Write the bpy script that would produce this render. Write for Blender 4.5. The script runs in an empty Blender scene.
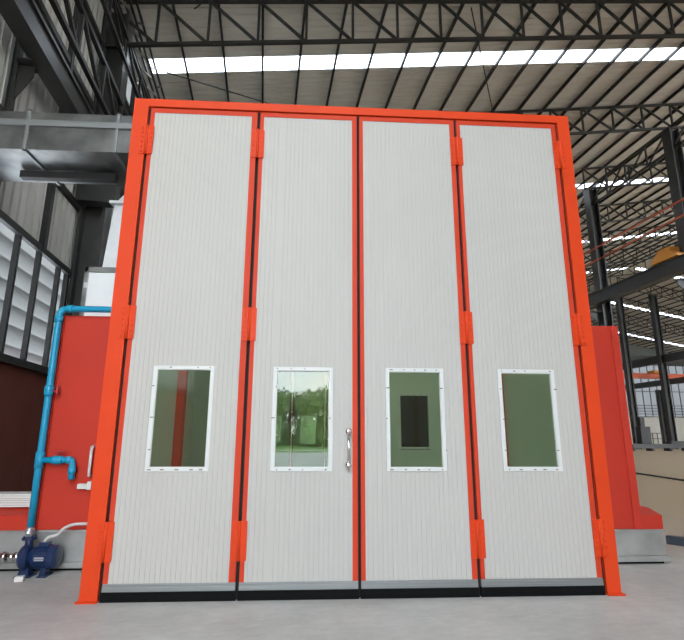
import bpy, bmesh, math, random
from mathutils import Vector, Matrix
random.seed(7)
scn = bpy.context.scene
COL = scn.collection

# ------------------------------------------------------------------ materials
def lin(c):
    return tuple(((x/255.0)/12.92 if x/255.0 <= 0.04045 else ((x/255.0+0.055)/1.055)**2.4) for x in c) + (1.0,)

def mat(name, rgb, rough=0.6, metal=0.0, var=0.0, scale=3.0, bump=0.0, bscale=40.0, spec=0.5, rgb2=None, stretch=(1, 1, 1), coat=0.0):
    m = bpy.data.materials.new(name); m.use_nodes = True
    nt = m.node_tree; b = nt.nodes['Principled BSDF']
    b.inputs['Base Color'].default_value = lin(rgb)
    b.inputs['Roughness'].default_value = rough
    b.inputs['Metallic'].default_value = metal
    b.inputs['Specular IOR Level'].default_value = spec
    b.inputs['Coat Weight'].default_value = coat
    tc = nt.nodes.new('ShaderNodeTexCoord'); mp = nt.nodes.new('ShaderNodeMapping')
    mp.inputs['Scale'].default_value = stretch
    nt.links.new(tc.outputs['Object'], mp.inputs['Vector'])
    if var > 0 or rgb2:
        n = nt.nodes.new('ShaderNodeTexNoise'); n.inputs['Scale'].default_value = scale; n.inputs['Detail'].default_value = 6
        nt.links.new(mp.outputs[0], n.inputs['Vector'])
        r = nt.nodes.new('ShaderNodeValToRGB')
        c = lin(rgb); c2 = lin(rgb2) if rgb2 else tuple(x*(1-var) for x in c[:3]) + (1,)
        r.color_ramp.elements[0].position = 0.35; r.color_ramp.elements[1].position = 0.65
        r.color_ramp.elements[0].color = c2
        r.color_ramp.elements[1].color = c if rgb2 else tuple(min(1, x*(1+var*0.6)) for x in c[:3]) + (1,)
        nt.links.new(n.outputs['Fac'], r.inputs['Fac']); nt.links.new(r.outputs['Color'], b.inputs['Base Color'])
    if bump > 0:
        n2 = nt.nodes.new('ShaderNodeTexNoise'); n2.inputs['Scale'].default_value = bscale; n2.inputs['Detail'].default_value = 4
        nt.links.new(mp.outputs[0], n2.inputs['Vector'])
        bp = nt.nodes.new('ShaderNodeBump'); bp.inputs['Strength'].default_value = bump; bp.inputs['Distance'].default_value = 0.02
        nt.links.new(n2.outputs['Fac'], bp.inputs['Height']); nt.links.new(bp.outputs['Normal'], b.inputs['Normal'])
    return m

M = {}
M['orange'] = mat('orange_paint', (218, 68, 28), 0.5, var=0.04, scale=2.0, bump=0.04, bscale=25, spec=0.2)
M['orange_leaf'] = mat('orange_leaf_tone', (204, 64, 36), 0.55, var=0.04, scale=2.0, spec=0.2)  # leaf stiles, a little darker and redder than the frame orange
M['red'] = mat('red_cabinet_paint', (194, 56, 40), 0.55, spec=0.25, var=0.06, scale=1.2, bump=0.05, bscale=6)
M['panel'] = mat('white_sandwich_panel', (190, 186, 180), 0.55, spec=0.3, var=0.02, scale=1.5, stretch=(1, 1, 0.25))
M['panel_in'] = mat('white_inner_panel', (205, 212, 200), 0.55)
M['alu'] = mat('aluminium', (150, 152, 152), 0.42, 0.6, var=0.08, scale=9, stretch=(0.2, 1, 6))
M['white'] = mat('white_frame_paint', (214, 214, 211), 0.4)
M['rust'] = mat('rust_screw', (110, 84, 70), 0.7)
M['rubber'] = mat('black_rubber', (13, 13, 14), 0.7, spec=0.12)
M['shade_sheet'] = mat('shade_sheet', (58, 58, 52), 0.7)  # dark tone standing for the dim space behind the inner window
M['gap'] = mat('dark_seal', (22, 18, 17), 0.8)
M['chrome'] = mat('chrome', (215, 213, 210), 0.16, 1.0)
M['galv'] = mat('galvanised_sheet', (150, 150, 148), 0.34, 0.85, rgb2=(112, 113, 112), scale=2.2, bump=0.10, bscale=2.5)
M['galvbase'] = mat('galvanised_base', (186, 187, 184), 0.45, 0.55, rgb2=(160, 161, 158), scale=2.5, bump=0.08, bscale=5)
M['galvlight'] = mat('bright_duct_sheet', (214, 216, 218), 0.4, 0.35, var=0.1, scale=3, bump=0.08, bscale=3)
M['ahu'] = mat('white_coated_sheet', (226, 230, 232), 0.5, var=0.03, scale=3)
M['steel'] = mat('black_painted_steel', (40, 39, 39), 0.5, var=0.15, scale=4)
M['steel2'] = mat('charcoal_painted_steel', (52, 51, 50), 0.38, var=0.15, scale=2.0)
M['truss'] = mat('dark_truss_steel', (36, 33, 31), 0.55, var=0.1)
M['galvsteel'] = mat('light_lattice_steel', (150, 145, 138), 0.45, 0.5)
M['roof'] = mat('roof_sheet', (200, 194, 185), 0.6, 0.0, var=0.06, scale=0.7)
M['clad'] = mat('grey_cladding', (206, 203, 198), 0.5, 0.0, var=0.08, scale=1.2)
M['darkclad'] = mat('dark_grey_cladding', (112, 112, 110), 0.6, var=0.1)  # darker grey for the end wall above its windows
M['maroon'] = mat('maroon_panel', (122, 66, 54), 0.7, var=0.08, scale=1.0)
M['blue'] = mat('blue_pvc', (22, 150, 190), 0.35, var=0.04)
M['valve'] = mat('red_valve', (170, 40, 44), 0.5)
M['pump'] = mat('blue_pump_paint', (22, 44, 82), 0.3, var=0.1, scale=14, coat=0.2)
M['plate'] = mat('silver_plate', (200, 203, 205), 0.35, 0.7)
M['cable'] = mat('grey_cable', (206, 205, 200), 0.5)
M['strip'] = mat('white_plastic_strip', (224, 220, 216), 0.5)
M['crane'] = mat('crane_orange', (224, 146, 52), 0.5)
M['busbar'] = mat('conductor_orange', (196, 92, 62), 0.5)
M['endwall'] = mat('pale_end_cladding', (204, 200, 190), 0.6, var=0.05)
M['road'] = mat('pale_road', (190, 190, 184), 0.8, var=0.05)
M['grass'] = mat('lawn_grass', (112, 150, 66), 0.9, var=0.25, scale=0.4)
M['bark'] = mat('tree_bark', (84, 66, 50), 0.9, var=0.2)

def floor_mat():
    m = bpy.data.materials.new('concrete_floor'); m.use_nodes = True
    nt = m.node_tree; b = nt.nodes['Principled BSDF']; L = nt.links.new
    tc = nt.nodes.new('ShaderNodeTexCoord')
    def noise(s, d=8, rough=0.6, st=(1, 1, 1)):
        mp = nt.nodes.new('ShaderNodeMapping'); mp.inputs['Scale'].default_value = st
        L(tc.outputs['Object'], mp.inputs['Vector'])
        n = nt.nodes.new('ShaderNodeTexNoise'); n.inputs['Scale'].default_value = s; n.inputs['Detail'].default_value = d
        n.inputs['Roughness'].default_value = rough; L(mp.outputs[0], n.inputs['Vector']); return n
    n1 = noise(0.9, 9, 0.65); n2 = noise(6, 8, 0.7, (1, 2.2, 1))
    r1 = nt.nodes.new('ShaderNodeValToRGB')
    r1.color_ramp.elements[0].position = 0.3; r1.color_ramp.elements[1].position = 0.7
    r1.color_ramp.elements[0].color = lin((176, 174, 170)); r1.color_ramp.elements[1].color = lin((206, 204, 199))
    L(n1.outputs['Fac'], r1.inputs['Fac'])
    r2 = nt.nodes.new('ShaderNodeValToRGB')
    r2.color_ramp.elements[0].position = 0.3; r2.color_ramp.elements[1].position = 0.75
    r2.color_ramp.elements[0].color = (0.72, 0.72, 0.72, 1); r2.color_ramp.elements[1].color = (1, 1, 1, 1)
    L(n2.outputs['Fac'], r2.inputs['Fac'])
    mu = nt.nodes.new('ShaderNodeMixRGB'); mu.blend_type = 'MULTIPLY'; mu.inputs['Fac'].default_value = 0.7
    L(r1.outputs['Color'], mu.inputs['Color1']); L(r2.outputs['Color'], mu.inputs['Color2'])
    # tan tone over the slab in the bay to the right
    sx = nt.nodes.new('ShaderNodeSeparateXYZ'); L(tc.outputs['Object'], sx.inputs[0])
    n3 = noise(0.25, 6)
    ad = nt.nodes.new('ShaderNodeMath'); ad.operation = 'MULTIPLY_ADD'; ad.inputs[1].default_value = 6.0
    L(n3.outputs['Fac'], ad.inputs[0]); L(sx.outputs['X'], ad.inputs[2])
    mr = nt.nodes.new('ShaderNodeMapRange'); mr.inputs['From Min'].default_value = 7.5; mr.inputs['From Max'].default_value = 11.5
    L(ad.outputs[0], mr.inputs['Value'])
    mx = nt.nodes.new('ShaderNodeMixRGB'); mx.inputs['Color2'].default_value = lin((186, 164, 134))
    L(mr.outputs['Result'], mx.inputs['Fac']); L(mu.outputs['Color'], mx.inputs['Color1'])
    L(mx.outputs['Color'], b.inputs['Base Color'])
    b.inputs['Roughness'].default_value = 0.55; b.inputs['Specular IOR Level'].default_value = 0.35
    bp = nt.nodes.new('ShaderNodeBump'); bp.inputs['Strength'].default_value = 0.15; bp.inputs['Distance'].default_value = 0.01
    L(n2.outputs['Fac'], bp.inputs['Height']); L(bp.outputs['Normal'], b.inputs['Normal'])
    return m
M['floor'] = floor_mat()

def glass_mat(name, tint, boost=1.0):
    m = bpy.data.materials.new(name); m.use_nodes = True
    nt = m.node_tree; nt.nodes.clear(); L = nt.links.new
    o = nt.nodes.new('ShaderNodeOutputMaterial'); mx = nt.nodes.new('ShaderNodeMixShader')
    t = nt.nodes.new('ShaderNodeBsdfTransparent'); t.inputs['Color'].default_value = tint
    g = nt.nodes.new('ShaderNodeBsdfGlossy'); g.inputs['Roughness'].default_value = 0.0
    f = nt.nodes.new('ShaderNodeFresnel'); f.inputs['IOR'].default_value = 1.6
    L(f.outputs[0], mx.inputs['Fac']); L(t.outputs[0], mx.inputs[1]); L(g.outputs[0], mx.inputs[2]); L(mx.outputs[0], o.inputs['Surface'])
    return m
M['glass'] = glass_mat('green_tinted_glass', (0.78, 0.88, 0.78, 1))

def translucent_mat(name, col, tr=0.5, thru=0.5):
    m = bpy.data.materials.new(name); m.use_nodes = True
    nt = m.node_tree; nt.nodes.clear(); L = nt.links.new
    o = nt.nodes.new('ShaderNodeOutputMaterial'); mx = nt.nodes.new('ShaderNodeMixShader'); mx2 = nt.nodes.new('ShaderNodeMixShader')
    d = nt.nodes.new('ShaderNodeBsdfDiffuse'); d.inputs['Color'].default_value = col
    t = nt.nodes.new('ShaderNodeBsdfTranslucent'); t.inputs['Color'].default_value = col
    p = nt.nodes.new('ShaderNodeBsdfTransparent'); p.inputs['Color'].default_value = (1, 1, 1, 1)
    mx.inputs['Fac'].default_value = tr; mx2.inputs['Fac'].default_value = thru
    L(d.outputs[0], mx.inputs[1]); L(t.outputs[0], mx.inputs[2]); L(mx.outputs[0], mx2.inputs[1]); L(p.outputs[0], mx2.inputs[2])
    L(mx2.outputs[0], o.inputs['Surface'])
    return m
M['skylight'] = translucent_mat('translucent_skylight_sheet', (0.9, 0.9, 0.9, 1), 0.65, 0.22)
M['louvre'] = translucent_mat('translucent_louvre', (0.30, 0.30, 0.29, 1), 0.12, 0.0)

def leaf_mat(name, rgb):
    m = mat(name, rgb, 0.6, var=0.3, scale=1.5); return m
M['leaf1'] = leaf_mat('leaf_green', (146, 170, 92)); M['leaf2'] = leaf_mat('leaf_dark_green', (124, 154, 84))

def glow_mat(name, col, s):
    m = bpy.data.materials.new(name); m.use_nodes = True
    nt = m.node_tree; nt.nodes.clear()
    o = nt.nodes.new('ShaderNodeOutputMaterial'); e = nt.nodes.new('ShaderNodeEmission')
    e.inputs['Color'].default_value = col; e.inputs['Strength'].default_value = s
    nt.links.new(e.outputs[0], o.inputs['Surface']); return m
M['tube'] = glow_mat('interior_fill_glow', (0.95, 1.0, 0.92, 1), 40.0)  # glow of the added boxes that light up the booth interior
M['fill_dim'] = glow_mat('dim_fill_glow', (0.95, 1.0, 0.92, 1), 4.0)  # weaker glow for the added boxes at the rear

# ------------------------------------------------------------------ mesh helpers
class MB:
    def __init__(s): s.v = []; s.f = []; s.m = []; s.mi = 0; s.sm = []; s.smooth = False
    def add(s, vs, fs):
        o = len(s.v); s.v += [tuple(x) for x in vs]
        for f in fs: s.f.append(tuple(i+o for i in f)); s.m.append(s.mi); s.sm.append(s.smooth)
        return s
    def box(s, a, b, bev=0.0):
        x0, y0, z0 = (min(p, q) for p, q in zip(a, b)); x1, y1, z1 = (max(p, q) for p, q in zip(a, b))
        if bev <= 0:
            return s.add([(x0,y0,z0),(x1,y0,z0),(x1,y1,z0),(x0,y1,z0),(x0,y0,z1),(x1,y0,z1),(x1,y1,z1),(x0,y1,z1)],
                         [(3,2,1,0),(4,5,6,7),(0,1,5,4),(1,2,6,5),(2,3,7,6),(3,0,4,7)])
        bm = bmesh.new(); bmesh.ops.create_cube(bm, size=1)
        for v in bm.verts: v.co = Vector(((x0+x1)/2+v.co.x*(x1-x0), (y0+y1)/2+v.co.y*(y1-y0), (z0+z1)/2+v.co.z*(z1-z0)))
        bmesh.ops.bevel(bm, geom=bm.edges[:], offset=bev, segments=2, affect='EDGES', profile=0.5)
        bm.verts.index_update(); s.add([v.co[:] for v in bm.verts], [[v.index for v in f.verts] for f in bm.faces]); bm.free(); return s
    def bar(s, p, q, w, h, up=(0, 0, 1)):
        p = Vector(p); q = Vector(q); d = (q-p).normalized(); up = Vector(up)
        if abs(d.dot(up)) > 0.99: up = Vector((0, 1, 0))
        r = d.cross(up).normalized()*w/2; u = r.cross(d).normalized()*h/2
        vs = [p-r-u, p+r-u, p+r+u, p-r+u, q-r-u, q+r-u, q+r+u, q-r+u]
        return s.add([v[:] for v in vs], [(3,2,1,0),(4,5,6,7),(0,1,5,4),(1,2,6,5),(2,3,7,6),(3,0,4,7)])
    def tube(s, pts, r, n=14, cap=True):
        pts = [Vector(p) for p in pts]; k = len(pts); rs = r if isinstance(r, (list, tuple)) else [r]*k
        old = s.smooth; s.smooth = True
        t0 = (pts[1]-pts[0]).normalized(); ref = Vector((0, 0, 1)) if abs(t0.z) < 0.9 else Vector((0, 1, 0))
        nx = t0.cross(ref).normalized(); vs = []
        for i in range(k):
            t = ((pts[min(i+1, k-1)]-pts[i]).normalized() + (pts[i]-pts[max(i-1, 0)]).normalized())
            t = t.normalized() if t.length > 1e-6 else t0
            nx = (nx - t*nx.dot(t)).normalized(); ny = t.cross(nx)
            for j in range(n):
                a = 2*math.pi*j/n; vs.append((pts[i]+(nx*math.cos(a)+ny*math.sin(a))*rs[i])[:])
        fs = [(i*n+j, i*n+(j+1) % n, (i+1)*n+(j+1) % n, (i+1)*n+j) for i in range(k-1) for j in range(n)]
        s.add(vs, fs); s.smooth = old
        if cap:
            o = len(s.v)-len(vs)
            for f in (list(range(n))[::-1], [(k-1)*n+j for j in range(n)]): s.f.append(tuple(o+i for i in f)); s.m.append(s.mi); s.sm.append(False)
        return s
    def lathe(s, prof, org, axis, n=24):      # prof = [(distance along axis, radius)]
        ax = Vector(axis).normalized(); o = Vector(org)
        ref = Vector((0, 0, 1)) if abs(ax.z) < 0.9 else Vector((1, 0, 0))
        x = ax.cross(ref).normalized(); y = ax.cross(x); vs = []
        for t, r in prof:
            for j in range(n):
                a = 2*math.pi*j/n; vs.append((o+ax*t+(x*math.cos(a)+y*math.sin(a))*max(r, 1e-4))[:])
        k = len(prof); s.add(vs, [(i*n+j, i*n+(j+1) % n, (i+1)*n+(j+1) % n, (i+1)*n+j) for i in range(k-1) for j in range(n)])
        b = len(s.v)-len(vs)
        for f in (list(range(n))[::-1], [(k-1)*n+j for j in range(n)]): s.f.append(tuple(b+i for i in f)); s.m.append(s.mi); s.sm.append(False)
        return s
    def prism(s, poly, a0, a1, axis='y'):      # polygon in the other two axes, extruded along axis
        n = len(poly)
        def P(p, t): return {'y': (p[0], t, p[1]), 'x': (t, p[0], p[1]), 'z': (p[0], p[1], t)}[axis]
        vs = [P(p, a0) for p in poly]+[P(p, a1) for p in poly]
        fs = [tuple(range(n))[::-1], tuple(range(n, 2*n))]+[(i, (i+1) % n, n+(i+1) % n, n+i) for i in range(n)]
        return s.add(vs, fs)
    def build(s, name, mats, parent=None, loc=(0, 0, 0), rot=(0, 0, 0)):
        me = bpy.data.meshes.new(name); me.from_pydata(s.v, [], s.f)
        for m in (mats if isinstance(mats, (list, tuple)) else [mats]): me.materials.append(m)
        me.polygons.foreach_set('material_index', s.m); me.polygons.foreach_set('use_smooth', s.sm)
        bm = bmesh.new(); bm.from_mesh(me); bmesh.ops.recalc_face_normals(bm, faces=bm.faces[:]); bm.to_mesh(me); bm.free()
        me.update()
        o = bpy.data.objects.new(name, me); COL.objects.link(o)
        o.location = loc; o.rotation_euler = rot
        if parent: o.parent = parent
        return o

def empty(name, loc=(0, 0, 0), rz=0.0, parent=None):
    o = bpy.data.objects.new(name, None); COL.objects.link(o); o.location = loc; o.rotation_euler = (0, 0, rz)
    o.empty_display_size = 0.2
    if parent: o.parent = parent
    return o
def tag(o, label, cat, group=None, kind=None):
    o['label'] = label; o['category'] = cat
    if group: o['group'] = group
    if kind: o['kind'] = kind
    return o
def struct(o): o['kind'] = 'structure'; return o
def copy_tree(o, parent=None):
    c = o.copy(); COL.objects.link(c)
    if parent: c.parent = parent
    for ch in list(o.children): copy_tree(ch, c)
    return c

# The hall stands at a slight angle to the booth: u runs across it, v along it, both measured from a point before the doors.
CX, CY, CZ = -0.49742, -5.43081, 1.6
HR = 0.0964965
cu, su = math.cos(HR), math.sin(HR)
def H(u, v, z=0.0): return (CX+u*cu-v*su, CY+u*su+v*cu, z)
def inhall(o, u=0, v=0, z=0): o.location = H(u, v, z); o.rotation_euler = (0, 0, HR); return o

UL, UM, UR, URR = -4.8, 18.7, 44.0, 88.0
V0, V1 = -6.5, 80.0
SL = 0.165
def roof_z(u): return 14.4+SL*u if u <= UR else 14.4+SL*(2*UR-u)
TH = math.atan(SL)

# ------------------------------------------------------------------ hall shell
mb = MB(); mb.box((UL-0.3, V0-0.5, -0.2), (URR+0.3, V1+0.3, 0.0)); fl = struct(inhall(mb.build('floor', M['floor'])))

sky_v = [3.2+12*k for k in range(7)]
SW = 0.68
mb = MB()
segs = []; a = V0
for s in sky_v: segs.append((a, s-SW/2)); a = s+SW/2
segs.append((a, V1))
def roof_profile(va, vb):
    n = max(1, round((vb-va)/0.25)); st = (vb-va)/n; out = []
    for i in range(n):
        b0 = va+i*st
        out += [(b0, 0), (b0+st*0.70, 0), (b0+st*0.78, 0.035), (b0+st*0.92, 0.035)]
    out.append((vb, 0)); return out
for va, vb in segs:
    pr = roof_profile(va, vb); n = len(pr)
    us = [UL-0.2, UR, URR+0.2]
    vs = [(u, p[0], roof_z(u)+p[1]) for u in us for p in pr]
    mb.add(vs, [(r*n+i, r*n+i+1, (r+1)*n+i+1, (r+1)*n+i) for r in range(2) for i in range(n-1)])
for s in sky_v:                                        # solid sheet at the eaves end of each skylight
    for u0, u1 in ((UL-0.2, -4.2), (UR-0.5, UR+0.5), (URR-2, URR+0.2)):
        us = [u0, UR, u1] if u0 < UR < u1 else [u0, u1]
        mb.add([(u, w, roof_z(u)) for u in us for w in (s-SW/2, s+SW/2)], [(2*i, 2*i+1, 2*i+3, 2*i+2) for i in range(len(us)-1)])
ceil = struct(inhall(mb.build('ceiling', M['roof'])))
for s in sky_v:
    for u0, u1 in ((-4.2, UR-0.5), (UR+0.5, URR-2)):
        m2 = MB(); m2.add([(u, w, roof_z(u)+0.004) for u in (u0, u1) for w in (s-SW/2, s+SW/2)], [(0, 1, 3, 2)])
        m2.build('skylight_sheet', M['skylight'], ceil)
pur = None
for k in range(-2, 69):
    u = -0.49+k*1.28
    if abs(u-UR) < 0.4: continue
    if pur is None:
        m2 = MB(); m2.box((-0.022, V0, -0.14), (0.022, V1, -0.002)); m2.box((-0.022, V0, -0.14), (0.055, V1, -0.118))
        pur = m2.build('purlin', M['truss'], ceil); p = pur
    else:
        p = pur.copy(); COL.objects.link(p); p.parent = ceil
    p.location = (u, 0, roof_z(u)-0.003)

# left wall: maroon boards, louvred windows, grey corrugated sheet above
WB, WT = 2.95, 5.38
def corrug(mb, u, va, vb, z0, z1f, st=0.30, d=0.10):
    n = max(1, round((vb-va)/st)); st = (vb-va)/n; pr = []
    for i in range(n):
        b0 = va+i*st; pr += [(b0, 0), (b0+st*0.68, 0), (b0+st*0.73, d), (b0+st*0.93, d)]
    pr.append((vb, 0)); n = len(pr)
    mb.add([(u-p[1], p[0], z0) for p in pr]+[(u-p[1], p[0], z1f) for p in pr], [(i, i+1, n+i+1, n+i) for i in range(n-1)])
mb = MB(); zt = roof_z(UL)
corrug(mb, UL, V0, V1, WT, 12.0); corrug(mb, UL, V0, 13.2, 12.0, zt); corrug(mb, UL, 46.0, V1, 12.0, zt)
corrug(mb, UL, V0, 6.6, WB, WT); corrug(mb, UL, 12.25, V1, WB, WT)
mb.mi = 1
v = V0
while v < V1: mb.box((UL-0.06, v, 0), (UL, min(v+1.99, V1), WB)); v += 2.0
wl = struct(inhall(mb.build('wall_left', [M['clad'], M['maroon']])))
for z in (WB, WT, 7.1, 10.0, 12.0, 13.3):
    m2 = MB(); m2.box((UL, V0, z-0.07), (UL+0.1, V1, z+0.07)); m2.build('girt', M['steel'], wl)
for v in (10.72, 15.5, 21.4):
    m2 = MB(); m2.box((UL, v-0.07, WT), (UL+0.12, v+0.07, 13.4)); m2.build('wall_post', M['steel'], wl)
mb = MB()
for v in (6.64, 7.7, 8.75, 9.78, 10.70, 11.72, 12.21): mb.box((UL-0.03, v-0.04, WB), (UL+0.07, v+0.04, WT))
for z in (WB, WT): mb.box((UL-0.03, 6.6, z-0.05), (UL+0.07, 12.25, z+0.05))
w1 = struct(inhall(mb.build('window_1', M['steel'])))
ml = MB(); ml.add([(UL-0.26, 5.6, 0.0), (UL-0.26, 13.4, 0.0), (UL-0.11, 13.4, 0.46), (UL-0.11, 5.6, 0.46)], [(0, 1, 2, 3)])
lv = None
for i in range(7):
    z = WB-0.14+i*0.39
    if lv is None: lv = ml.build('louvre_blade', M['louvre'], w1); o = lv
    else: o = lv.copy(); COL.objects.link(o); o.parent = w1
    o.location = (0, 0, z)
mb = MB(); mb.add([(UL, 13.2, 12.0), (UL, 46, 12.0), (UL, 46, zt), (UL, 13.2, zt)], [(0, 1, 2, 3)])
w2 = struct(inhall(mb.build('window_2', M['louvre'])))
for v in [13.2+1.5*i for i in range(23)]:
    m2 = MB(); m2.box((UL, v-0.03, 12.0), (UL+0.05, v+0.03, zt)); m2.build('window_bar', M['steel'], w2)

# front edge of the hall: low cladding with a wide opening in front of the doors
mb = MB(); mb.box((UL, V0-0.1, 0), (-4.0, V0, 4.6)); mb.prism([(0.8, 0), (40, 0), (40, roof_z(40)), (0.8, roof_z(0.8))], V0-0.1, V0)
struct(inhall(mb.build('wall_front', M['clad'])))
# end wall and right wall
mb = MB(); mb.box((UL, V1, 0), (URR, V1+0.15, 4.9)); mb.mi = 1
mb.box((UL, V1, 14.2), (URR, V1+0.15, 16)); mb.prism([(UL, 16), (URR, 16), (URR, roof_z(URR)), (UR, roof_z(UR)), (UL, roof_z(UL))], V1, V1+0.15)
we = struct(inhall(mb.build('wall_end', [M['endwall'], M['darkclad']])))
mb = MB()
for i in range(0, 62): mb.box((UL+i*1.5-0.05, V1-0.05, 4.9), (UL+i*1.5+0.05, V1+0.05, 14.2))
for z in (4.9, 5.4, 5.9, 6.4, 6.9, 9.4, 11.9, 14.2): mb.box((UL, V1-0.06, z-0.06), (URR, V1+0.04, z+0.06))
w3 = struct(inhall(mb.build('window_3', M['steel'])))
m2 = MB(); m2.add([(UL, V1+0.08, 4.9), (URR, V1+0.08, 4.9), (URR, V1+0.08, 14.2), (UL, V1+0.08, 14.2)], [(0, 1, 2, 3)])
M['farpane'] = translucent_mat('frosted_far_pane', (0.16, 0.16, 0.16, 1), 0.2, 0.0)
m2.build('window_pane', M['farpane'], w3)
mb = MB(); mb.box((URR, V0, 0), (URR+0.15, V1, 14.4)); struct(inhall(mb.build('wall_right', M['clad'])))

# ------------------------------------------------------------------ roof trusses
def make_truss(name, length, depth, step, slope, chord, web, n_skip=0):
    r = empty(name); t = MB(); L = length
    t.bar((0, 0, 0), (L, 0, slope*L), chord, chord); t.build('top_chord', M['truss'], r)
    t = MB(); t.bar((0, 0, -depth), (L, 0, slope*L-depth), chord, chord); t.build('bottom_chord', M['truss'], r)
    n = int(L/step+1e-6)
    post = MB().bar((0, 0, 0), (0, 0, -depth), web, web); diag = MB().bar((0, 0, 0), (step, 0, slope*step-depth), web, web)
    po = di = None
    for i in range(n+1):
        if po is None: po = post.build('web_post', M['truss'], r); o = po
        else: o = po.copy(); COL.objects.link(o); o.parent = r
        o.location = (i*step, 0, slope*i*step)
        if i < n:
            if di is None: di = diag.build('web_diagonal', M['truss'], r); o = di
            else: o = di.copy(); COL.objects.link(o); o.parent = r
            o.location = (i*step, 0, slope*i*step)
    return r
NTH = ['first', 'second', 'third', 'fourth', 'fifth', 'sixth', 'seventh', 'eighth', 'ninth', 'tenth']
ua = -3*1.22-0.61
for i, (v, step, n, u0, dp) in enumerate(((12.4, 1.40, 16, -4.76, 1.45), (18.4, 1.6, 15, -3.4, 1.28))):
    o = make_truss('roof_truss', n*step, dp, step, SL, 0.10, 0.07)
    inhall(o, u0, v, roof_z(u0)-0.195)
    tag(o, ['dark lattice roof truss spanning across the top edge of the photo above the doors',
            'dark lattice roof truss behind the longest skylight, running off past the top right door corner'][i], 'roof truss', 'roof trusses of the near bay')
ub = 15*1.22+0.15
tb = make_truss('roof_truss', 16*1.55, 1.3, 1.55, SL, 0.10, 0.07)
for i, v in enumerate((24.4, 30.4, 36.4, 42.4, 48.4, 54.4)):
    o = tb if i == 0 else copy_tree(tb)
    inhall(o, ub, v, roof_z(ub)-0.195)
    tag(o, f'dark roof truss right of the doors, {NTH[i]} back from the upper right black column', 'roof truss', 'roof trusses of the middle bay')
tcx = make_truss('roof_truss', 14*1.55, 1.3, 1.55, -SL, 0.10, 0.07)
for i, v in enumerate((54.4, 60.4, 66.4, 72.4)):
    o = tcx if i == 0 else copy_tree(tcx)
    inhall(o, UR+0.2, v, roof_z(UR+0.2)-0.195)
    tag(o, f'distant roof truss beyond the ridge at far right, {NTH[i]} counted from the front', 'roof truss', 'roof trusses of the far bay')
# lattice girders running along the hall
jg = make_truss('lattice_girder', 28*1.5, 1.15, 1.5, 0, 0.10, 0.07)
jg.location = H(UM, 12.4, 16.0); jg.rotation_euler = (0, 0, HR+math.pi/2)
tag(jg, 'dark lattice girder running back along the tops of the black columns at right', 'lattice girder')
eg = empty('lattice_girder'); inhall(eg, -4.25, 0, 0)
for (du, z) in ((0, 13.35), (0.32, 13.35), (0.0, 12.85), (0.32, 12.85)):
    MB().box((du-0.03, 6, z-0.03), (du+0.03, 46, z+0.03)).build('chord', M['truss'], eg)
zz = MB(); zz.bar((0, 0, 12.85), (0.32, 0.6, 12.85), 0.05, 0.05); zz2 = MB(); zz2.bar((0.32, 0, 12.85), (0.32, 0.6, 13.35), 0.05, 0.05)
za = zz.build('lacing_bar', M['galvsteel'], eg, (0, 7, 0)); zb = zz2.build('lacing_bar', M['truss'], eg, (0, 7, 0))
for i in range(1, 40):
    for s in (za, zb):
        o = s.copy(); COL.objects.link(o); o.parent = eg; o.location = (0, 7+i*0.9, 0)
tag(eg, 'laced steel eaves girder running back along the left end of the skylight', 'lattice girder')
sg = make_truss('lattice_girder', 24*1.5, 0.95, 1.5, 0, 0.1, 0.08)
sg.location = H(-4.05, 6.4, 10.2); sg.rotation_euler = (0, 0, HR+math.pi/2)
tag(sg, 'dark lattice girder just above the crane runway beam at upper left', 'lattice girder')
sg2 = make_truss('lattice_girder', 24*1.5, 0.7, 1.5, 0, 0.09, 0.06)
sg2.location = H(-4.1, 6.4, 12.25); sg2.rotation_euler = (0, 0, HR+math.pi/2)
tag(sg2, 'dark lattice girder at upper left between the crane runway and the eaves girder', 'lattice girder')

# ------------------------------------------------------------------ columns, runways, cranes
def column(u, v, h, w, d, label, bracket=None, side=1, group=None):
    r = inhall(empty('steel_column'), u, v, 0)
    t = MB(); t.box((-w/2, -d/2, 0.02), (-w/2+w*0.12, d/2, h)); t.box((w/2-w*0.12, -d/2, 0.02), (w/2, d/2, h)); t.box((-w/2, -d*0.06, 0.02), (w/2, d*0.06, h))
    t.build('shaft', M['steel2'], r)
    MB().box((-w*0.75, -d*0.75, 0), (w*0.75, d*0.75, 0.03)).build('base_plate', M['steel'], r)
    if bracket:
        x0 = w/2*side; x1 = x0+(0.62 if w > 0.2 else 0.26)*side
        t = MB(); t.prism([(x0, bracket), (x1, bracket), (x1, bracket-0.25), (x0, bracket-0.75)], -0.02, 0.02)
        t.box((min(x0, x1), -0.18, bracket-0.03), (max(x0, x1), 0.18, bracket)); t.build('bracket', M['steel2'], r)
    return tag(r, label, 'steel column', group)
column(-4.70, 8.6, 13.4, 0.11, 0.12, 'dark steel post with bracket in the upper left corner of the photo', 8.2, 1)
c = column(-4.42, 12.55, 13.2, 0.62, 0.50, 'dark steel column behind the blue pipe, left of the white ventilation box', 8.2, 1)
MB().box((-0.3, -0.62, 7.15), (0.62, -0.26, 7.85)).build('bracket', M['steel'], c)
column(UM, 18.3, 15.85, 0.55, 0.5, 'black steel column at the upper right edge of the photo', 8.35, -1, 'black columns right of the booth')
column(UM, 24.3, 15.85, 0.55, 0.5, 'black steel column just right of the door frame, behind the right red cabinet', 8.35, -1, 'black columns right of the booth')
column(51.3, 57, roof_z(51.3)-0.2, 0.8, 0.6, 'tall distant black column in the lower right, beside the pale end wall')
column(46.2, 57, roof_z(46.2)-1.7, 0.7, 0.6, 'distant black column right along the edge of the right red cabinet')
column(55.5, 63, 8.0, 0.6, 0.6, 'short distant black column under the far crane beam')

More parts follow.
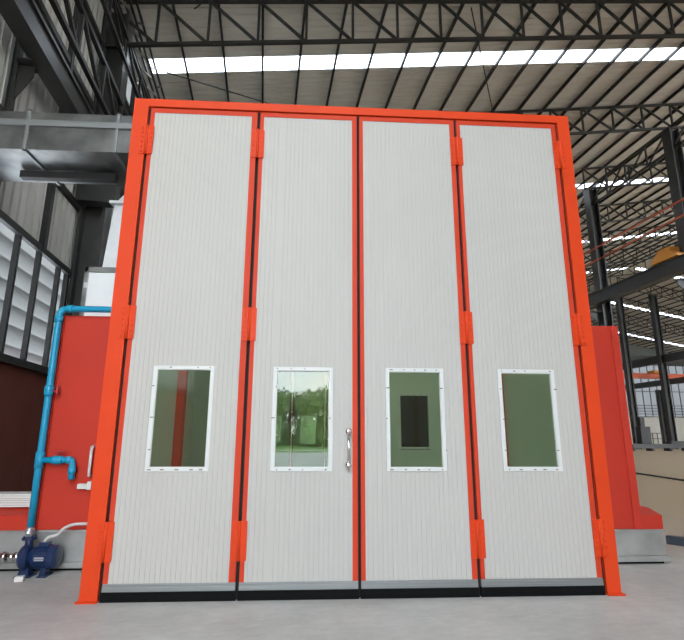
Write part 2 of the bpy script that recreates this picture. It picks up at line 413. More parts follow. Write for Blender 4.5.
def runway(u, v0, v1, z0, z1, w, label):
    r = inhall(empty('crane_runway_beam'), u, v0, 0); L = v1-v0
    t = MB(); t.box((-w/2, 0, z0), (w/2, L, z0+0.06)); t.build('bottom_flange', M['steel2'], r)
    t = MB(); t.box((-w*0.36, 0, z0+0.06), (w*0.36, L, z1-0.06)); t.build('web', M['steel2'], r)
    t = MB(); t.box((-w/2, 0, z1-0.06), (w/2, L, z1)); t.build('top_flange', M['steel2'], r)
    t = MB(); t.box((-0.035, 0, z1), (0.035, L, z1+0.08)); t.build('rail', M['steel'], r)
    return tag(r, label, 'crane beam')
runway(-4.28, -6.0, 46, 8.23, 8.77, 0.345, 'heavy dark crane runway beam slanting down across the upper left corner')
runway(UM-0.6, -6.0, 54, 8.68, 9.36, 0.42, 'heavy grey crane runway beam slanting up to the right behind the right red cabinet')
runway(51.5, 48, 79, 10.9, 11.9, 0.5, 'distant dark crane beam above the orange crane at right')
runway(54.5, 48, 79, 8.4, 9.1, 0.5, 'distant thin dark crane beam below the orange crane at right')

# crane end carriage on the near right runway
r = inhall(empty('overhead_crane'), UM-0.6, 18.95, 9.44)
t = MB(); t.prism([(-0.75, 0.0), (0.75, 0.0), (0.75, 0.12), (0.25, 0.55), (-0.1, 0.55), (-0.75, 0.12)], -0.2, 0.2, 'x'); t.build('end_carriage', M['crane'], r)
t = MB(); t.box((-0.05, -0.25, 0.2), (22, 0.1, 0.62)); t.build('bridge_girder', M['crane'], r)
for y in (-0.6, 0.6): MB().lathe([(-0.19, 0.09), (0.19, 0.09)], (0, y, 0.09), (1, 0, 0)).build('wheel', M['steel'], r)
tag(r, 'orange overhead crane end sitting on the grey runway beam at the right edge', 'overhead crane')
r = inhall(empty('overhead_crane'), 46.5, 60, 9.19)
t = MB(); t.box((0, -0.25, 0), (26, 0.25, 0.7)); t.build('bridge_girder', M['busbar'], r)
t = MB(); t.box((5.6, -0.6, 0.71), (7.4, 0.6, 1.1), 0.05); t.build('hoist_trolley', M['crane'], r)
tag(r, 'distant orange overhead crane bridge spanning the far bay at right', 'overhead crane')
# orange conductor lines
for i, (u0, v0, z0, u1, v1, z1, lab) in enumerate(((17.9, 11, 11.75, 17.9, 46, 11.75, 'upper orange conductor line slanting behind the black column at right'),
        (17.95, 11, 11.08, 17.95, 46, 11.08, 'lower orange conductor line slanting behind the black column at right'))):
    t = MB(); t.bar((0, 0, 0), (0, v1-v0, 0), 0.07, 0.07)
    o = inhall(t.build('conductor_rail', M['busbar']), u0, v0, z0); tag(o, lab, 'conductor rail', 'orange conductor lines')
# bracing rods under the roof
for i, (a, b, lab) in enumerate((((-3.7, 14.9), (2.4, 18.2), 'thin bracing rod crossing below the left part of the skylight'),
        ((-2.4, 12.4), (0.4, 10.0), 'thin bracing rod at the top left behind the first truss'),
        ((6.1, 12.4), (9.8, 18.4), 'thin bracing rod slanting under the roof right of centre'))):
    pa = Vector(H(a[0], a[1], roof_z(a[0])-0.45)); pb = Vector(H(b[0], b[1], roof_z(b[0])-0.45))
    t = MB(); t.tube([(0, 0, 0), pb-pa], 0.022, 6); o = t.build('bracing_rod', M['truss'], None, pa); tag(o, lab, 'bracing rod', 'bracing rods under the roof')

# far machine and floor track
r = inhall(empty('machine_bed'), 39.6, 50.0, 0)
t = MB(); t.box((0, -0.5, 0.3), (7, 0.5, 0.75)); t.build('bed', M['steel2'], r)
t = MB(); t.box((1.2, -0.45, 0.75), (2.4, 0.4, 2.6), 0.05); t.box((1.35, -0.35, 2.6), (1.9, 0.3, 3.6), 0.05); t.build('gearbox', M['steel'], r)
for x in (0.15, 2.4, 4.6, 6.8): MB().box((x-0.12, -0.45, 0), (x+0.12, 0.45, 0.3)).build('foot', M['steel'], r)
t = MB()
for x in (2.7, 3.3, 3.9, 4.5): t.box((x-0.03, 0.4, 0.75), (x+0.03, 0.46, 1.9))
for z in (1.3, 1.9): t.box((2.67, 0.4, z-0.03), (4.53, 0.46, z+0.03))
t.build('guard_rail', M['steel'], r)
t = MB(); t.box((4.8, -0.4, 0.75), (6.6, 0.4, 1.05), 0.04); t.build('work_table', M['steel2'], r)
tag(r, 'long low dark machine standing on the far floor at right', 'machine')
a = Vector(H(0, 0)); p0 = Vector((13.9, 18.6, 0.0)); p1 = Vector((13.0, 12.2, 0.0))
t = MB(); t.bar((0, 0, 0.03), (p1-p0)+Vector((0, 0, 0.03)), 0.07, 0.06); o = t.build('floor_rail', M['steel'], None, p0); tag(o, 'thin dark rail lying on the brown floor right of the right red cabinet', 'floor rail')
t = MB(); t.box((-0.5, -0.06, 0.0), (0.5, 0.06, 0.12), 0.008); o = t.build('steel_bar', mat('blue_grey_steel', (70, 80, 90), 0.4, 0.4), None, (5.27, 2.0, 0.0), (0, 0, -0.9)); tag(o, 'blue grey steel bar lying on the floor at the right edge', 'steel bar')

# ------------------------------------------------------------------ the spray booth
booth = empty('spray_booth', (0, 0, 0))
tag(booth, 'large spray booth with orange frame and four white ribbed folding doors', 'spray booth')
XL, XR = -2.7275, 2.7275; HT = 5.609
t = MB(); t.box((XL, 0, 0), (-2.552, 0.2, HT), 0.004); t.box((2.577, 0, 0), (XR, 0.2, HT), 0.004); t.box((-2.552-0.01, 0.0005, 5.506), (2.587, 0.2, HT-0.0005))
fr = t.build('door_frame', M['orange'], booth)
for x0, x1 in ((XL-0.022, -2.545), (2.57, XR+0.022)):
    t = MB(); t.box((x0, -0.035, 0), (x1, 0.22, 0.016), 0.003); t.build('base_plate', M['orange'], fr)
# dark seal behind the gaps of the leaves
t = MB()
for x0, x1 in ((-2.552, -2.515), (-1.232, -1.193), (-0.005, 0.031), (1.224, 1.262), (2.544, 2.577)): t.box((x0, 0.045, 0.0), (x1, 0.065, 5.506))
t.box((-2.552, 0.0455, 5.47), (2.577, 0.0645, 5.515))
t.build('door_seal', M['gap'], booth)

WZ0, WZ1 = 1.223, 2.325; WW = 0.652
def groove_zone(mb, x0, x1, z0, z1, pitch=0.0505, gw=0.008, gd=0.0035, y=0.036, yb=0.074):
    k0 = math.ceil((x0+gw)/pitch); pr = [(x0, y)]
    k = k0
    while k*pitch+gw < x1:
        c = k*pitch; pr += [(c-gw/2, y), (c-gw/4, y+gd), (c+gw/4, y+gd), (c+gw/2, y)]; k += 1
    pr.append((x1, y)); n = len(pr)
    mb.add([(p[0], p[1], z0) for p in pr]+[(p[0], p[1], z1) for p in pr]+[(x0, yb, z0), (x1, yb, z0), (x0, yb, z1), (x1, yb, z1)],
           [(i, i+1, n+i+1, n+i) for i in range(n-1)] +
           [(2*n+1, 2*n, 2*n+2, 2*n+3), (2*n, 0, n, 2*n+2), (n-1, 2*n+1, 2*n+3, 2*n-1),
            tuple(range(n-1, -1, -1))+(2*n, 2*n+1), tuple(range(n, 2*n))+(2*n+3, 2*n+2)])
def window_unit(par, xc, y=0.0, seed=0):
    rnd = random.Random(seed)
    x0, x1 = xc-WW/2, xc+WW/2; b = 0.042
    t = MB(); y0, y1 = y+0.024, y+0.082
    for (a, c) in (((x0, WZ0), (x1, WZ0+b)), ((x0, WZ1-b), (x1, WZ1)), ((x0, WZ0), (x0+b, WZ1)), ((x1-b, WZ0), (x1, WZ1))):
        yy = y0 if a[0] == x0 and c[0] == x1 else y0+0.0006
        t.box((a[0], yy, a[1]), (c[0], y1, c[1]), 0.004)
    for (a, c) in (((x0+b, WZ0+b), (x1-b, WZ0+b+0.004)), ((x0+b, WZ1-b-0.004), (x1-b, WZ1-b)), ((x0+b, WZ0+b), (x0+b+0.004, WZ1-b)), ((x1-b-0.004, WZ0+b), (x1-b, WZ1-b))):
        t.box((a[0], y0+0.014, a[1]), (c[0], y1-0.005, c[1]))
    t.mi = 1
    pts = [(x0+0.06+i*(WW-0.12)/4, z) for i in range(5) for z in (WZ0+b*0.45, WZ1-b*0.45)]+[(x, WZ0+0.22+i*(WZ1-WZ0-0.44)/2) for i in range(3) for x in (x0+b*0.45, x1-b*0.45)]
    for (px, pz) in pts:
        if rnd.random() < 0.8:
            w = rnd.choice((0.007, 0.012, 0.018)); px += rnd.uniform(-0.02, 0.02)
            t.box((px-w, y0-0.0025, pz-0.005), (px+w, y0+0.001, pz+0.005))
    t.build('window_frame', [M['white'], M['rust']], par)
    t = MB(); t.box((x0+b*0.6, y+0.052, WZ0+b*0.6), (x1-b*0.6, y+0.058, WZ1-b*0.6)); t.build('window_glass', M['glass'], par)

LEAVES = [(-2.52, -1.231, -2.473, -1.297, -1.887), (-1.194, -0.003, -1.150, -0.058, -0.600), (0.029, 1.226, 0.072, 1.172, 0.632), (1.260, 2.546, 1.302, 2.490, 1.902)]
leaf_objs = []
ZP, ZT = 0.165, 5.428
for i, (a, b, pa, pb, wc) in enumerate(LEAVES):
    t = MB(); t.box((a, 0.03, ZP), (pa+0.002, 0.08, 5.484), 0.002); t.box((pb-0.002, 0.03, ZP), (b, 0.08, 5.484), 0.002); t.box((pa-0.004, 0.0305, ZT-0.002), (pb+0.004, 0.0795, 5.4835))
    lf = t.build('door_leaf', M['orange_leaf'], booth); leaf_objs.append(lf); lf.location.y = -0.022
    t = MB(); g = 0.02
    groove_zone(t, pa, wc-WW/2+g, ZP, ZT); groove_zone(t, wc+WW/2-g, pb, ZP, ZT)
    groove_zone(t, wc-WW/2+g, wc+WW/2-g, ZP, WZ0+g); groove_zone(t, wc-WW/2+g, wc+WW/2-g, WZ1-g, ZT)
    t.build('ribbed_panel', M['panel'], lf)
    window_unit(lf, wc, 0, i+3)
    t = MB(); t.prism([(0.026, 0.088), (0.08, 0.088), (0.08, ZP), (0.034, ZP), (0.034, 0.148), (0.029, 0.144), (0.029, 0.120), (0.026, 0.116)], a, b, 'x')
    t.build('bottom_rail', M['alu'], lf)
    t = MB(); t.box((a-0.008, 0.02, 0.001), (b+0.008, 0.06, 0.092)); t.build('bottom_seal', M['rubber'], lf)
# pull handle on the second leaf
t = MB(); x = -0.105
t.tube([(x, -0.035, 1.31), (x, -0.035, 1.62)], 0.014, 14)
for z in (1.29, 1.635):
    t.lathe([(0, 0.021), (0.012, 0.030), (0.03, 0.034), (0.05, 0.030), (0.062, 0.018)], (x, -0.035, z-0.031), (0, 0, 1), 16)
    t.lathe([(0, 0.012), (0.05, 0.012), (0.051, 0.024), (0.058, 0.024)], (x, -0.02, z), (0, 1, 0), 16)
h = t.build('handle', M['chrome'], leaf_objs[1]); h['label'] = 'chrome pull handle'
# hinges
t = MB()
t.box((-0.078, -0.008, 0), (-0.012, 0.004, 0.375), 0.002); t.box((0.012, -0.008, 0), (0.078, 0.004, 0.375), 0.002)
t.tube([(0, -0.012, 0.0), (0, -0.012, 0.375)], 0.017, 14)
t.box((-0.012, -0.010, 0.005), (0.012, 0.0, 0.37))
for x in (-0.052, 0.052):
    for k in range(6): t.lathe([(0, 0.010), (0.009, 0.010), (0.012, 0.006)], (x, -0.007, 0.032+k*0.062), (0, -1, 0), 8)
hin = None
for x, y in ((-2.534, 0.0), (-1.2125, 0.004), (1.243, 0.004), (2.561, 0.0)):
    for z in (0.365, 2.61, 4.855):
        if hin is None: hin = t.build('hinge', M['orange'], booth); o = hin
        else: o = hin.copy(); COL.objects.link(o); o.parent = booth
        o.location = (x, y-0.004, z)
# booth body
BD = 13.3
t = MB(); t.box((-2.70, 0.2, 0.0), (-2.62, BD, 5.5)); t.build('side_panel', M['panel_in'], booth)
t = MB(); t.box((2.62, 0.2, 0.0), (2.70, BD, 5.5)); t.build('side_panel', M['panel_in'], booth)
t = MB(); t.box((-2.70, 0.2, 5.5), (2.70, BD, 5.58)); t.build('roof_panel', M['panel_in'], booth)
t = MB(); t.box((-2.66, BD+0.0, 5.487), (2.66, BD+0.1, 5.499)); t.box((-2.66, BD, 0), (-2.54, BD+0.1, 5.45)); t.box((2.54, BD, 0), (2.66, BD+0.1, 5.45)); t.build('rear_door_frame', M['orange'], booth)
for lf in leaf_objs:
    c = lf.copy(); COL.objects.link(c); c.parent = booth; c.location = (0, BD+0.1, 0); c.rotation_euler = (0, 0, math.pi)
    for ch in lf.children:
        if ch.name.startswith('handle'): continue
        d = ch.copy(); COL.objects.link(d); d.parent = c
for (x, y) in ((-2.56, 2.6), (2.56, 2.6), (-2.56, 7.0), (2.56, 7.0)):
    t = MB(); t.box((x-0.058, y-0.08, 0.0), (x+0.058, y+0.08, 5.5)); t.build('inner_post', M['orange'], booth)
# inner partition with a window
t = MB(); y = 4.6; wc = 1.57
t.box((0.75, y+0.03, 0), (wc-WW/2+0.02, y+0.08, 5.5)); t.box((wc+WW/2-0.02, y+0.03, 0), (2.62, y+0.08, 5.5)); t.box((wc-WW/2, y+0.0305, 0), (wc+WW/2, y+0.0795, WZ0+0.09)); t.box((wc-WW/2, y+0.0305, WZ1+0.07), (wc+WW/2, y+0.0795, 5.5))
ip = t.build('inner_partition', M['panel_in'], booth)
ipw = len(bpy.data.objects)
window_unit(ip, wc, y, 11)
for ch in ip.children: ch.location.z = 0.10
t = MB(); t.box((0.76, y+0.35, 0), (2.61, y+0.40, 5.5)); t.box((0.76, y+0.09, 0), (0.80, y+0.35, 5.5)); t.build('shade_backing', M['shade_sheet'], booth)  # added dark sheet that makes the room behind the inner window look unlit
t = MB(); t.box((-2.62, 3.40, 2.12), (-2.57, 3.62, 3.3), 0.004); o = t.build('wall_box', M['white'], booth)
# unseen glowing boxes, added to brighten the booth interior
for (x, y0, y1, z) in ((-2.45, 0.6, 2.4, 5.2), (2.45, 0.6, 2.4, 5.2), (-2.45, 8, 12, 5.2), (2.45, 8, 12, 5.2)):
    t = MB(); t.box((x-0.12, y0, z), (x+0.12, y1, z+0.14)); hs = t.build('fill_housing', M['white'], booth); em = M['tube'] if y0 < 4 else M['fill_dim']
    t = MB(); t.box((x-0.09, y0+0.03, z-0.02), (x+0.09, y1-0.03, z-0.001)); t.build('fill_glow_sheet', em, hs)

# ------------------------------------------------------------------ side cabinets beside the booth
def side_cabinet(sx, xi, xt, xo, zt, zb, label):
    r = empty('side_cabinet', (0, 0, 0)); S = lambda x: x
    y0, y1 = 1.2, 4.4
    t = MB(); t.box((xi, y0, zb), (xt, y1, zt), 0.012); t.build('cabinet_body', M['red'], r)
    e = 0.10*sx
    t = MB(); t.box((xt-e, y0-0.022, zb+0.002), (xt+0.004*sx, y0+0.03, zt-0.002), 0.01); t.build('corner_trim', M['red'], r)
    t = MB(); t.box((xi, y0+0.01, 0.10), (xo, y1+0.1, zb), 0.006); t.box((xi, y0-0.03, 0.035), (xo+0.03*sx, y1+0.13, 0.10), 0.006); t.box((xi, y0-0.012, zb-0.035), (xo+0.012*sx, y0+0.01, zb-0.012), 0.003)
    t.build('galvanised_base', M['galvbase'], r)
    t = MB(); t.box((xi, y0+0.03, 0.0), (xo-0.03*sx, y1, 0.035)); t.build('base_shade_strip', M['rubber'], r)  # black block filling in the shadow under the galvanised base
    a0, a1 = sorted((xt+0.0*sx, xo))
    t = MB(); t.prism([(y0, zb), (y1, zb), (y1, zb+0.30), (y0+0.25, zb+0.23), (y0, zb+0.17)], a0, a1, 'x'); t.build('low_cover', M['red'], r)
    return tag(r, label, 'cabinet', 'side cabinets of the booth')
LC = side_cabinet(-1, -2.735, -3.90, -4.6, 3.14, 0.46, 'red steel cabinet on a galvanised base left of the white doors, behind the blue pipe')
RC = side_cabinet(1, 2.735, 3.805, 4.10, 3.12, 0.42, 'red steel cabinet on a galvanised base right of the white doors, in shade')
t = MB(); x = -3.235
t.tube([(x, 1.19, 1.09), (x, 1.13, 1.10), (x, 1.125, 1.16), (x, 1.125, 1.39), (x, 1.13, 1.44), (x, 1.19, 1.45)], 0.018, 12)
h = t.build('handle', M['white'], LC); h['label'] = 'white pull handle'
t = MB(); t.box((-3.36, 1.12, 0.94), (-3.20, 1.2, 1.00), 0.008); t.box((-3.24, 1.11, 0.93), (-3.19, 1.2, 1.03), 0.008); h = t.build('latch', M['white'], LC); h['label'] = 'white latch'

# white strips lying on the low cover at far left
for i in range(6):
    t = MB(); t.box((-0.33, -0.12, 0), (0.33, 0.12, 0.026), 0.004)
    t.mi = 1; t.box((-0.331, -0.1215, 0.022), (0.331, 0.1215, 0.0245))
    o = t.build('white_strip', [M['strip'], M['steel']], None, (-4.27+random.uniform(-0.02, 0.02), 1.52+random.uniform(-0.02, 0.02), 0.70+i*0.0268), (0, 0, random.uniform(-0.04, 0.04)))
    tag(o, ['lowest white strip of the stack on the red ledge at far left', 'second white strip from the bottom of the stack on the red ledge', 'third white strip from the bottom of the stack on the red ledge',
            'third white strip from the top of the stack on the red ledge', 'second white strip from the top of the stack on the red ledge', 'topmost white strip of the stack on the red ledge at far left'][i], 'strip', 'white strips stacked at far left')

# ------------------------------------------------------------------ blue water pipe
def arc(c, a, b, n=6):         # quarter bend from a to b about corner c
    a = Vector(a); b = Vector(b); c = Vector(c)
    return [((1-s)**2*a+2*s*(1-s)*c+s*s*b)[:] for s in [i/n for i in range(n+1)]]
pr = 0.042; px, py = -3.832, 1.10
pipe = empty('water_pipe', (px, py, 0))
def rel(p): return (p[0]-px, p[1]-py, p[2])
def part(mb_, name, m, lab=None):
    mb_.v = [rel(p) for p in mb_.v]; o = mb_.build(name, m, pipe)
    if lab: o['label'] = lab
    return o
part(MB().tube([(px, py, 0.52), (px, py, 1.2), (px, py, 3.0)]+arc((px, py, 3.205), (px, py, 3.1), (px+0.105, py+0.0, 3.205))+[(px+0.4, py, 3.205), (-2.95, py, 3.205)]+arc((-2.85, py, 3.205), (-2.93, py, 3.205), (-2.85, py+0.08, 3.205))+[(-2.85, py+0.5, 3.205)], pr, 16), 'riser', M['blue'])
part(MB().tube([(px+0.03, py, 1.285), (px+0.30, py, 1.285), (px+0.36, py, 1.285)]+arc((px+0.40, py, 1.285), (px+0.36, py, 1.285), (px+0.40, py, 1.19))+[(px+0.40, py, 1.10), (px+0.40, py+0.01, 1.06)], 0.037, 16), 'branch', M['blue'])
for a, b, q in (((px, py, 3.02), (px, py, 3.10), pr+0.009), ((px+0.10, py, 3.205), (px+0.17, py, 3.205), pr+0.009), ((px, py, 1.19), (px, py, 1.38), pr+0.010), ((px+0.32, py, 1.285), (px+0.385, py, 1.285), 0.045), ((px+0.40, py, 1.12), (px+0.40, py, 1.20), 0.045)):
    part(MB().tube([a, b], q, 16), 'pipe_coupling', M['blue'])

t = MB(); t.tube([(px, py, 2.06), (px, py, 2.09), (px, py, 2.13), (px, py, 2.17), (px, py, 2.20)], [pr+0.005, pr+0.014, pr+0.017, pr+0.014, pr+0.005], 16); part(t, 'valve_body', M['blue'])
t = MB(); t.tube([(px+0.04, py-0.0, 2.13), (px+0.10, py, 2.13)], 0.016, 8); t.box((px+0.085, py-0.015, 2.09), (px+0.115, py+0.015, 2.20), 0.006); part(t, 'valve_lever', M['valve'], 'dark red valve lever')
t = MB(); t.tube([(px+0.14, py, 1.285), (px+0.17, py, 1.285), (px+0.21, py, 1.285), (px+0.25, py, 1.285), (px+0.28, py, 1.285)], [0.042, 0.051, 0.054, 0.051, 0.042], 16); part(t, 'valve_body', M['blue'])
t = MB(); t.tube([(px+0.21, py, 1.33), (px+0.21, py, 1.385)], 0.014, 8); t.box((px+0.16, py-0.018, 1.375), (px+0.30, py+0.018, 1.395), 0.006); part(t, 'valve_lever', M['valve'], 'dark red valve lever')
tag(pipe, 'bright blue water pipe rising along the left red cabinet from the pump', 'pipe')

# ------------------------------------------------------------------ pump
ox, oy, oz = -3.785, 1.0, 0.0
pump = empty('water_pump', (ox, oy, 0)); zc = 0.205
def ppart(mb_, name, m, lab=None):
    o = mb_.build(name, m, pump)
    if lab: o['label'] = lab
    return o
t = MB(); t.lathe([(-0.075, 0.05), (-0.07, 0.09), (-0.05, 0.125), (-0.02, 0.142), (0.02, 0.142), (0.045, 0.125), (0.06, 0.08)], (0.01, 0, zc), (1, 0, 0), 28)
t.smooth = True; t.tube([(0.015, 0, zc+0.08), (0.015, 0, zc+0.16), (0.015, 0, zc+0.20)], [0.052, 0.045, 0.045], 16); ppart(t, 'volute', M['pump'])
t = MB(); t.lathe([(0, 0.085), (0.016, 0.085)], (0.015, 0, 0.395), (0, 0, 1), 20); t.lathe([(0, 0.075), (0.014, 0.075)], (0.015, 0, 0.412), (0, 0, 1), 20)
for k in range(4):
    a = math.pi/4+k*math.pi/2; t.tube([(0.015+0.064*math.cos(a), 0.064*math.sin(a), 0.385), (0.015+0.064*math.cos(a), 0.064*math.sin(a), 0.435)], 0.010, 6)
ppart(t, 'outlet_flange', M['pump'])
t = MB(); t.lathe([(0.06, 0.085), (0.10, 0.10), (0.115, 0.118), (0.13, 0.122), (0.28, 0.122), (0.29, 0.128), (0.345, 0.128), (0.365, 0.115), (0.375, 0.07), (0.377, 0.0)], (0, 0, zc), (1, 0, 0), 28)
for k in range(18):
    a = 2*math.pi*k/18; c_, s_ = math.cos(a), math.sin(a)
    t.bar((0.135, 0.127*c_, zc+0.127*s_), (0.275, 0.127*c_, zc+0.127*s_), 0.004, 0.014, (0, c_, s_))
ppart(t, 'motor', M['pump'])
t = MB(); t.box((0.15, -0.05, zc+0.115), (0.25, 0.05, zc+0.165), 0.006); ppart(t, 'terminal_box', M['pump'])
t = MB(); t.box((0.155, -0.1335, zc-0.018), (0.26, -0.130, zc+0.022)); ppart(t, 'name_plate', M['plate'], 'small silver plate on the motor')
t = MB(); t.prism([(-0.05, 0.012), (0.08, 0.012), (0.06, 0.10), (-0.02, 0.10)], -0.05, 0.05); t.box((-0.07, -0.09, 0.0), (0.11, 0.09, 0.014), 0.003); t.prism([(0.20, 0.012), (0.27, 0.012), (0.255, 0.10), (0.215, 0.10)], -0.07, 0.07); t.box((0.18, -0.09, 0.0), (0.29, 0.09, 0.014), 0.003); ppart(t, 'foot', M['pump'])
t = MB()
t.smooth = False
t.tube([(-0.07, 0, zc), (-0.13, 0, zc)], 0.055, 8); t.tube([(-0.13, 0, zc), (-0.17, 0, zc), (-0.22, 0, zc)], [0.04, 0.04, 0.04], 14); t.tube([(-0.22, 0, zc), (-0.265, 0, zc)], 0.06, 8); t.tube([(-0.265, 0, zc), (-0.36, 0, zc)], 0.045, 14); t.tube([(-0.36, 0, zc), (-0.40, 0, zc)], 0.06, 8)
t.tube([(-0.40, 0, zc), (-0.80, 0, zc), (-0.86, 0, zc-0.02), (-0.88, 0, zc-0.08), (-0.88, 0, 0.002)], 0.042, 14)
ppart(t, 'inlet_fitting', M['chrome'], 'shiny metal inlet union')
t = MB(); d = px-ox
t.tube([(d*0.3, 0, 0.425), (d, py-oy, 0.48), (d, py-oy, 0.54)], [0.038, 0.04, 0.04], 14); t.tube([(d*0.7, (py-oy)*0.7, 0.458), (d, py-oy, 0.485)], 0.052, 8)
ppart(t, 'outlet_fitting', M['plate'], 'silver outlet union')
tag(pump, 'dark blue electric water pump on the floor below the blue pipe', 'pump')
t = MB(); t.box((-0.045, -0.04, 0), (0.045, 0.04, 0.05), 0.006); o = t.build('wooden_block', M['strip'], None, (-3.72, 0.80, 0.0), (0, 0, 0.2)); tag(o, 'small pale block on the floor in front of the blue pump', 'block')
pts = [Vector((0.20, -0.02, 0.375)), Vector((0.24, -0.03, 0.42)), Vector((0.31, 0.0, 0.44)), Vector((0.36, 0.06, 0.50)), Vector((0.44, 0.10, 0.535)), Vector((0.56, 0.13, 0.54)), Vector((0.85, 0.155, 0.53)), Vector((1.06, 0.16, 0.53))]
def smoothpts(p, n=6):
    out = []
    for i in range(len(p)-1):
        p0 = p[max(i-1, 0)]; p1 = p[i]; p2 = p[i+1]; p3 = p[min(i+2, len(p)-1)]
        for k in range(n):
            s = k/n; out.append(0.5*((2*p1)+(p2-p0)*s+(2*p0-5*p1+4*p2-p3)*s*s+(3*p1-p0-3*p2+p3)*s**3))
    return out+[p[-1]]
t = MB(); t.tube(smoothpts(pts), 0.018, 10); o = t.build('power_cable', M['cable'], None, (ox, oy, 0)); tag(o, 'pale grey cable from the blue pump to the door frame', 'cable')

# ------------------------------------------------------------------ exhaust box and ducts behind the left post
r = empty('ventilation_box', (-3.3, 1.62, 3.145))
t = MB(); t.box((-0.50, 0, 0.0), (0.5, 1.15, 0.80), 0.01); t.build('casing', M['ahu'], r)
t = MB(); x0, x1 = -0.52, 0.52
for a, b in (((x0, -0.02, 0.74), (x1, 0.03, 0.82)), ((x0, -0.02, 0.0), (x0+0.06, 0.03, 0.82)), ((x1-0.06, -0.02, 0.0), (x1, 0.03, 0.82)), ((x0, -0.02, 0.0), (x1, 0.03, 0.05))): t.box(a, b, 0.004)
t.build('corner_profile', M['galv'], r)
t = MB(); t.box((-0.505, -0.03, 0.50), (-0.46, -0.015, 0.58), 0.004); t.build('latch', M['plate'], r)
tag(r, 'white ventilation box with metal edges behind the left orange post', 'ventilation box')
r = empty('exhaust_duct', (-3.2, 2.15, 3.965))
def frustum(mb_, x0, x1, y0, y1, z0, X0, X1, Y0, Y1, Z1):
    mb_.add([(x0, y0, z0), (x1, y0, z0), (x1, y1, z0), (x0, y1, z0), (X0, Y0, Z1), (X1, Y0, Z1), (X1, Y1, Z1), (X0, Y1, Z1)], [(3, 2, 1, 0), (4, 5, 6, 7), (0, 1, 5, 4), (1, 2, 6, 5), (2, 3, 7, 6), (3, 0, 4, 7)])
t = MB(); frustum(t, -0.42, 0.42, -0.46, 0.4, 0.0, -0.36, 0.40, -0.42, 0.36, 1.05); t.build('duct_riser', M['galvlight'], r)
t = MB(); t.box((-0.42, -0.48, 1.05), (0.44, 0.46, 1.09)); t.build('duct_flange', M['galvlight'], r)
t = MB(); frustum(t, -0.34, 0.42, -0.42, 0.42, 1.09, -0.18, 0.4, -0.34, 0.34, 1.36); t.box((-0.16, -0.34, 1.36), (0.4, 0.34, 1.86)); t.build('duct_hood', M['galvlight'], r)
tag(r, 'shiny tapered metal duct rising from the white ventilation box', 'duct')
r = empty('supply_duct', (-4.4, 1.62, 5.83))
t = MB(); t.box((-1.6, 0, 0), (2.4, 1.05, 0.65), 0.004); t.build('duct_casing', M['galv'], r)
t = MB(); t.box((-1.6, -0.035, 0.40), (2.4, 0.0, 0.50), 0.004); t.build('seam_rail', M['alu'], r)
for x in (-0.55, 0.80):
    t = MB(); t.box((x-0.022, -0.03, -0.03), (x+0.022, 1.08, 0.0), 0.003); t.box((x-0.022, -0.03, -0.03), (x+0.022, 0.0, 0.68), 0.003); t.box((x-0.022, -0.03, 0.65), (x+0.022, 1.08, 0.68), 0.003); t.build('duct_flange', M['alu'], r)
tag(r, 'wide galvanised duct running across from the left wall to the booth', 'duct')
t = MB(); t.box((-0.62, -0.06, -0.06), (0.9, 0.06, 0.06)); o = t.build('duct_support', M['steel'], None, (-4.7, 2.25, 5.735)); tag(o, 'dark steel bar under the wide galvanised duct', 'bar')

# ------------------------------------------------------------------ outside: lawn, road, trees (mirrored in the glass)
t = MB(); t.box((-120, -160, -0.4), (140, -12.6, -0.12)); struct(t.build('ground', M['grass']))
t = MB(); t.box((-120, -44, -0.12), (140, -12.61, -0.08)); struct(t.build('trim_2', M['road']))
t = MB(); t.box((-120, -53, -0.12), (140, -50, -0.10)); struct(t.build('trim_1', M['road']))
def tree(x, y, h, w, seed, m, label):
    rnd = random.Random(seed); r = empty('leafy_tree', (x, y, -0.12))
    t = MB(); t.tube([(0, 0, 0), (0.1, 0, h*0.25), (0.0, 0.1, h*0.55), (0.1, 0, h*0.8)], [0.35, 0.26, 0.18, 0.06], 10)
    for k in range(6):
        a = k*1.05+seed; z = h*(0.25+0.07*k); t.tube([(0.05, 0, z), (math.cos(a)*w*0.2, math.sin(a)*w*0.2, z+h*0.1), (math.cos(a)*w*0.36, math.sin(a)*w*0.36, z+h*0.16)], [0.13, 0.09, 0.04], 8)
    t.build('trunk', M['bark'], r)
    t = MB(); blobs = []
    for k in range(22):
        a = rnd.uniform(0, 6.28); zz = rnd.uniform(0.08, 0.86); rr = w*0.42*math.sqrt(max(0.05, 1-((zz-0.4)/0.52)**2))*rnd.uniform(0.3, 1)
        blobs.append((Vector((math.cos(a)*rr, math.sin(a)*rr, zz*h)), w*rnd.uniform(0.16, 0.24)))
    for c_, br in blobs:
        for q in range(190):
            d = Vector((rnd.gauss(0, 1), rnd.gauss(0, 1), rnd.gauss(0, 1))).normalized(); p = c_+d*br*rnd.uniform(0.6, 1.05)
            n_ = (d+Vector((rnd.gauss(0, 0.5), rnd.gauss(0, 0.5), rnd.gauss(0, 0.5)))).normalized(); a1 = n_.orthogonal().normalized(); a2 = n_.cross(a1); s = rnd.uniform(0.16, 0.34)
            t.add([(p+a1*s)[:], (p+a2*s*0.6)[:], (p-a1*s)[:], (p-a2*s*0.6)[:]], [(0, 1, 2, 3)])
    t.build('foliage', m, r)
    tag(r, label, 'tree', 'trees beyond the lawn')
TR = ['tall leafy tree mirrored at the left of the second door window', 'lower leafy tree mirrored left of centre in the second door window', 'leafy tree mirrored at the centre of the second door window',
      'leafy tree mirrored at the right of the second door window', 'leafy tree beyond the lawn, right of the mirrored ones', 'leafy tree beyond the lawn, far left of the mirrored ones']
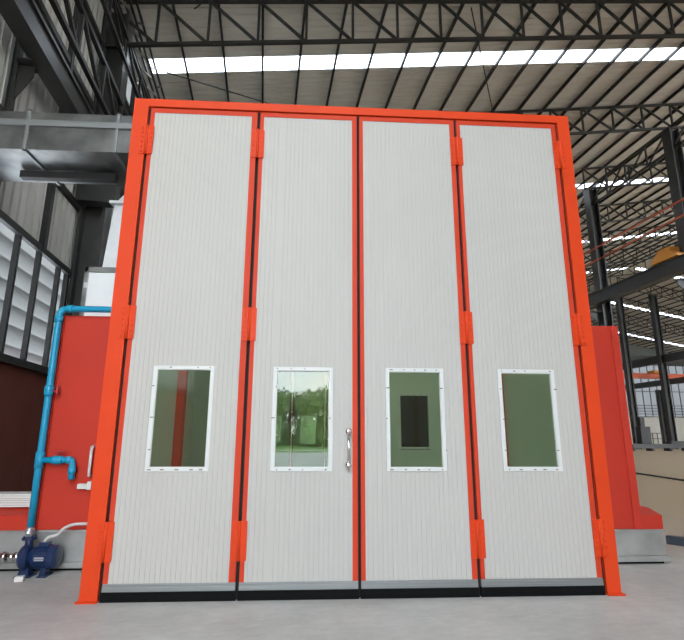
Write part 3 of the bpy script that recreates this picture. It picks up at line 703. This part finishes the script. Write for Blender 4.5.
for k, (x, y, h, w_) in enumerate(((-8.8, -72, 10.5, 8.5), (-4.4, -82, 9.5, 8.5), (0.4, -72, 8.6, 8.5), (5.2, -82, 10.5, 9), (10.5, -72, 10, 9), (-15.5, -80, 11, 9))):
    tree(x, y, h, w_, k+1, M['leaf1'] if k % 2 == 0 else M['leaf2'], TR[k])

# ------------------------------------------------------------------ world
w = bpy.data.worlds.new('sky'); scn.world = w; w.use_nodes = True
nt = w.node_tree; nt.nodes.clear(); L = nt.links.new
out = nt.nodes.new('ShaderNodeOutputWorld'); bg = nt.nodes.new('ShaderNodeBackground')
tc = nt.nodes.new('ShaderNodeTexCoord'); n = nt.nodes.new('ShaderNodeTexNoise'); n.inputs['Scale'].default_value = 3.0; n.inputs['Detail'].default_value = 7
mp = nt.nodes.new('ShaderNodeMapping'); mp.inputs['Scale'].default_value = (1, 1, 2.5); L(tc.outputs['Generated'], mp.inputs['Vector']); L(mp.outputs[0], n.inputs['Vector'])
r = nt.nodes.new('ShaderNodeValToRGB'); r.color_ramp.elements[0].position = 0.40; r.color_ramp.elements[1].position = 0.62
r.color_ramp.elements[0].color = (0.66, 0.82, 1.0, 1); r.color_ramp.elements[1].color = (1.0, 0.99, 0.97, 1)
L(n.outputs['Fac'], r.inputs['Fac']); L(r.outputs['Color'], bg.inputs['Color']); bg.inputs['Strength'].default_value = 11.0
L(bg.outputs[0], out.inputs['Surface'])

# ------------------------------------------------------------------ camera
f, yaw, pitch, roll = 494.810346, 0.0589083548, 0.227980582, 0.00372543740
cy, sy, cp, sp = math.cos(yaw), math.sin(yaw), math.cos(pitch), math.sin(pitch)
fwd = Vector((sy*cp, cy*cp, sp)); rt = Vector((cy, -sy, 0)); up = rt.cross(fwd)
r2 = rt*math.cos(roll)+up*math.sin(roll); u2 = -rt*math.sin(roll)+up*math.cos(roll)
cam = bpy.data.cameras.new('camera'); co = bpy.data.objects.new('camera', cam); COL.objects.link(co)
cam.sensor_fit = 'HORIZONTAL'; cam.sensor_width = 36.0; cam.lens = 36.0*f/684.0; cam.clip_end = 500; cam.clip_start = 0.05
mw = Matrix(((r2.x, u2.x, -fwd.x, CX), (r2.y, u2.y, -fwd.y, CY), (r2.z, u2.z, -fwd.z, CZ), (0, 0, 0, 1)))
co.matrix_world = mw
scn.camera = co

vs = scn.view_settings
scn.display_settings.display_device = 'sRGB'
vs.view_transform = 'Standard'; vs.look = 'None'; vs.gamma = 1.0; vs.use_curve_mapping = False
vs.exposure = 0.0
scn.cycles.use_denoising = True
scn.cycles.max_bounces = 10; scn.cycles.transparent_max_bounces = 16
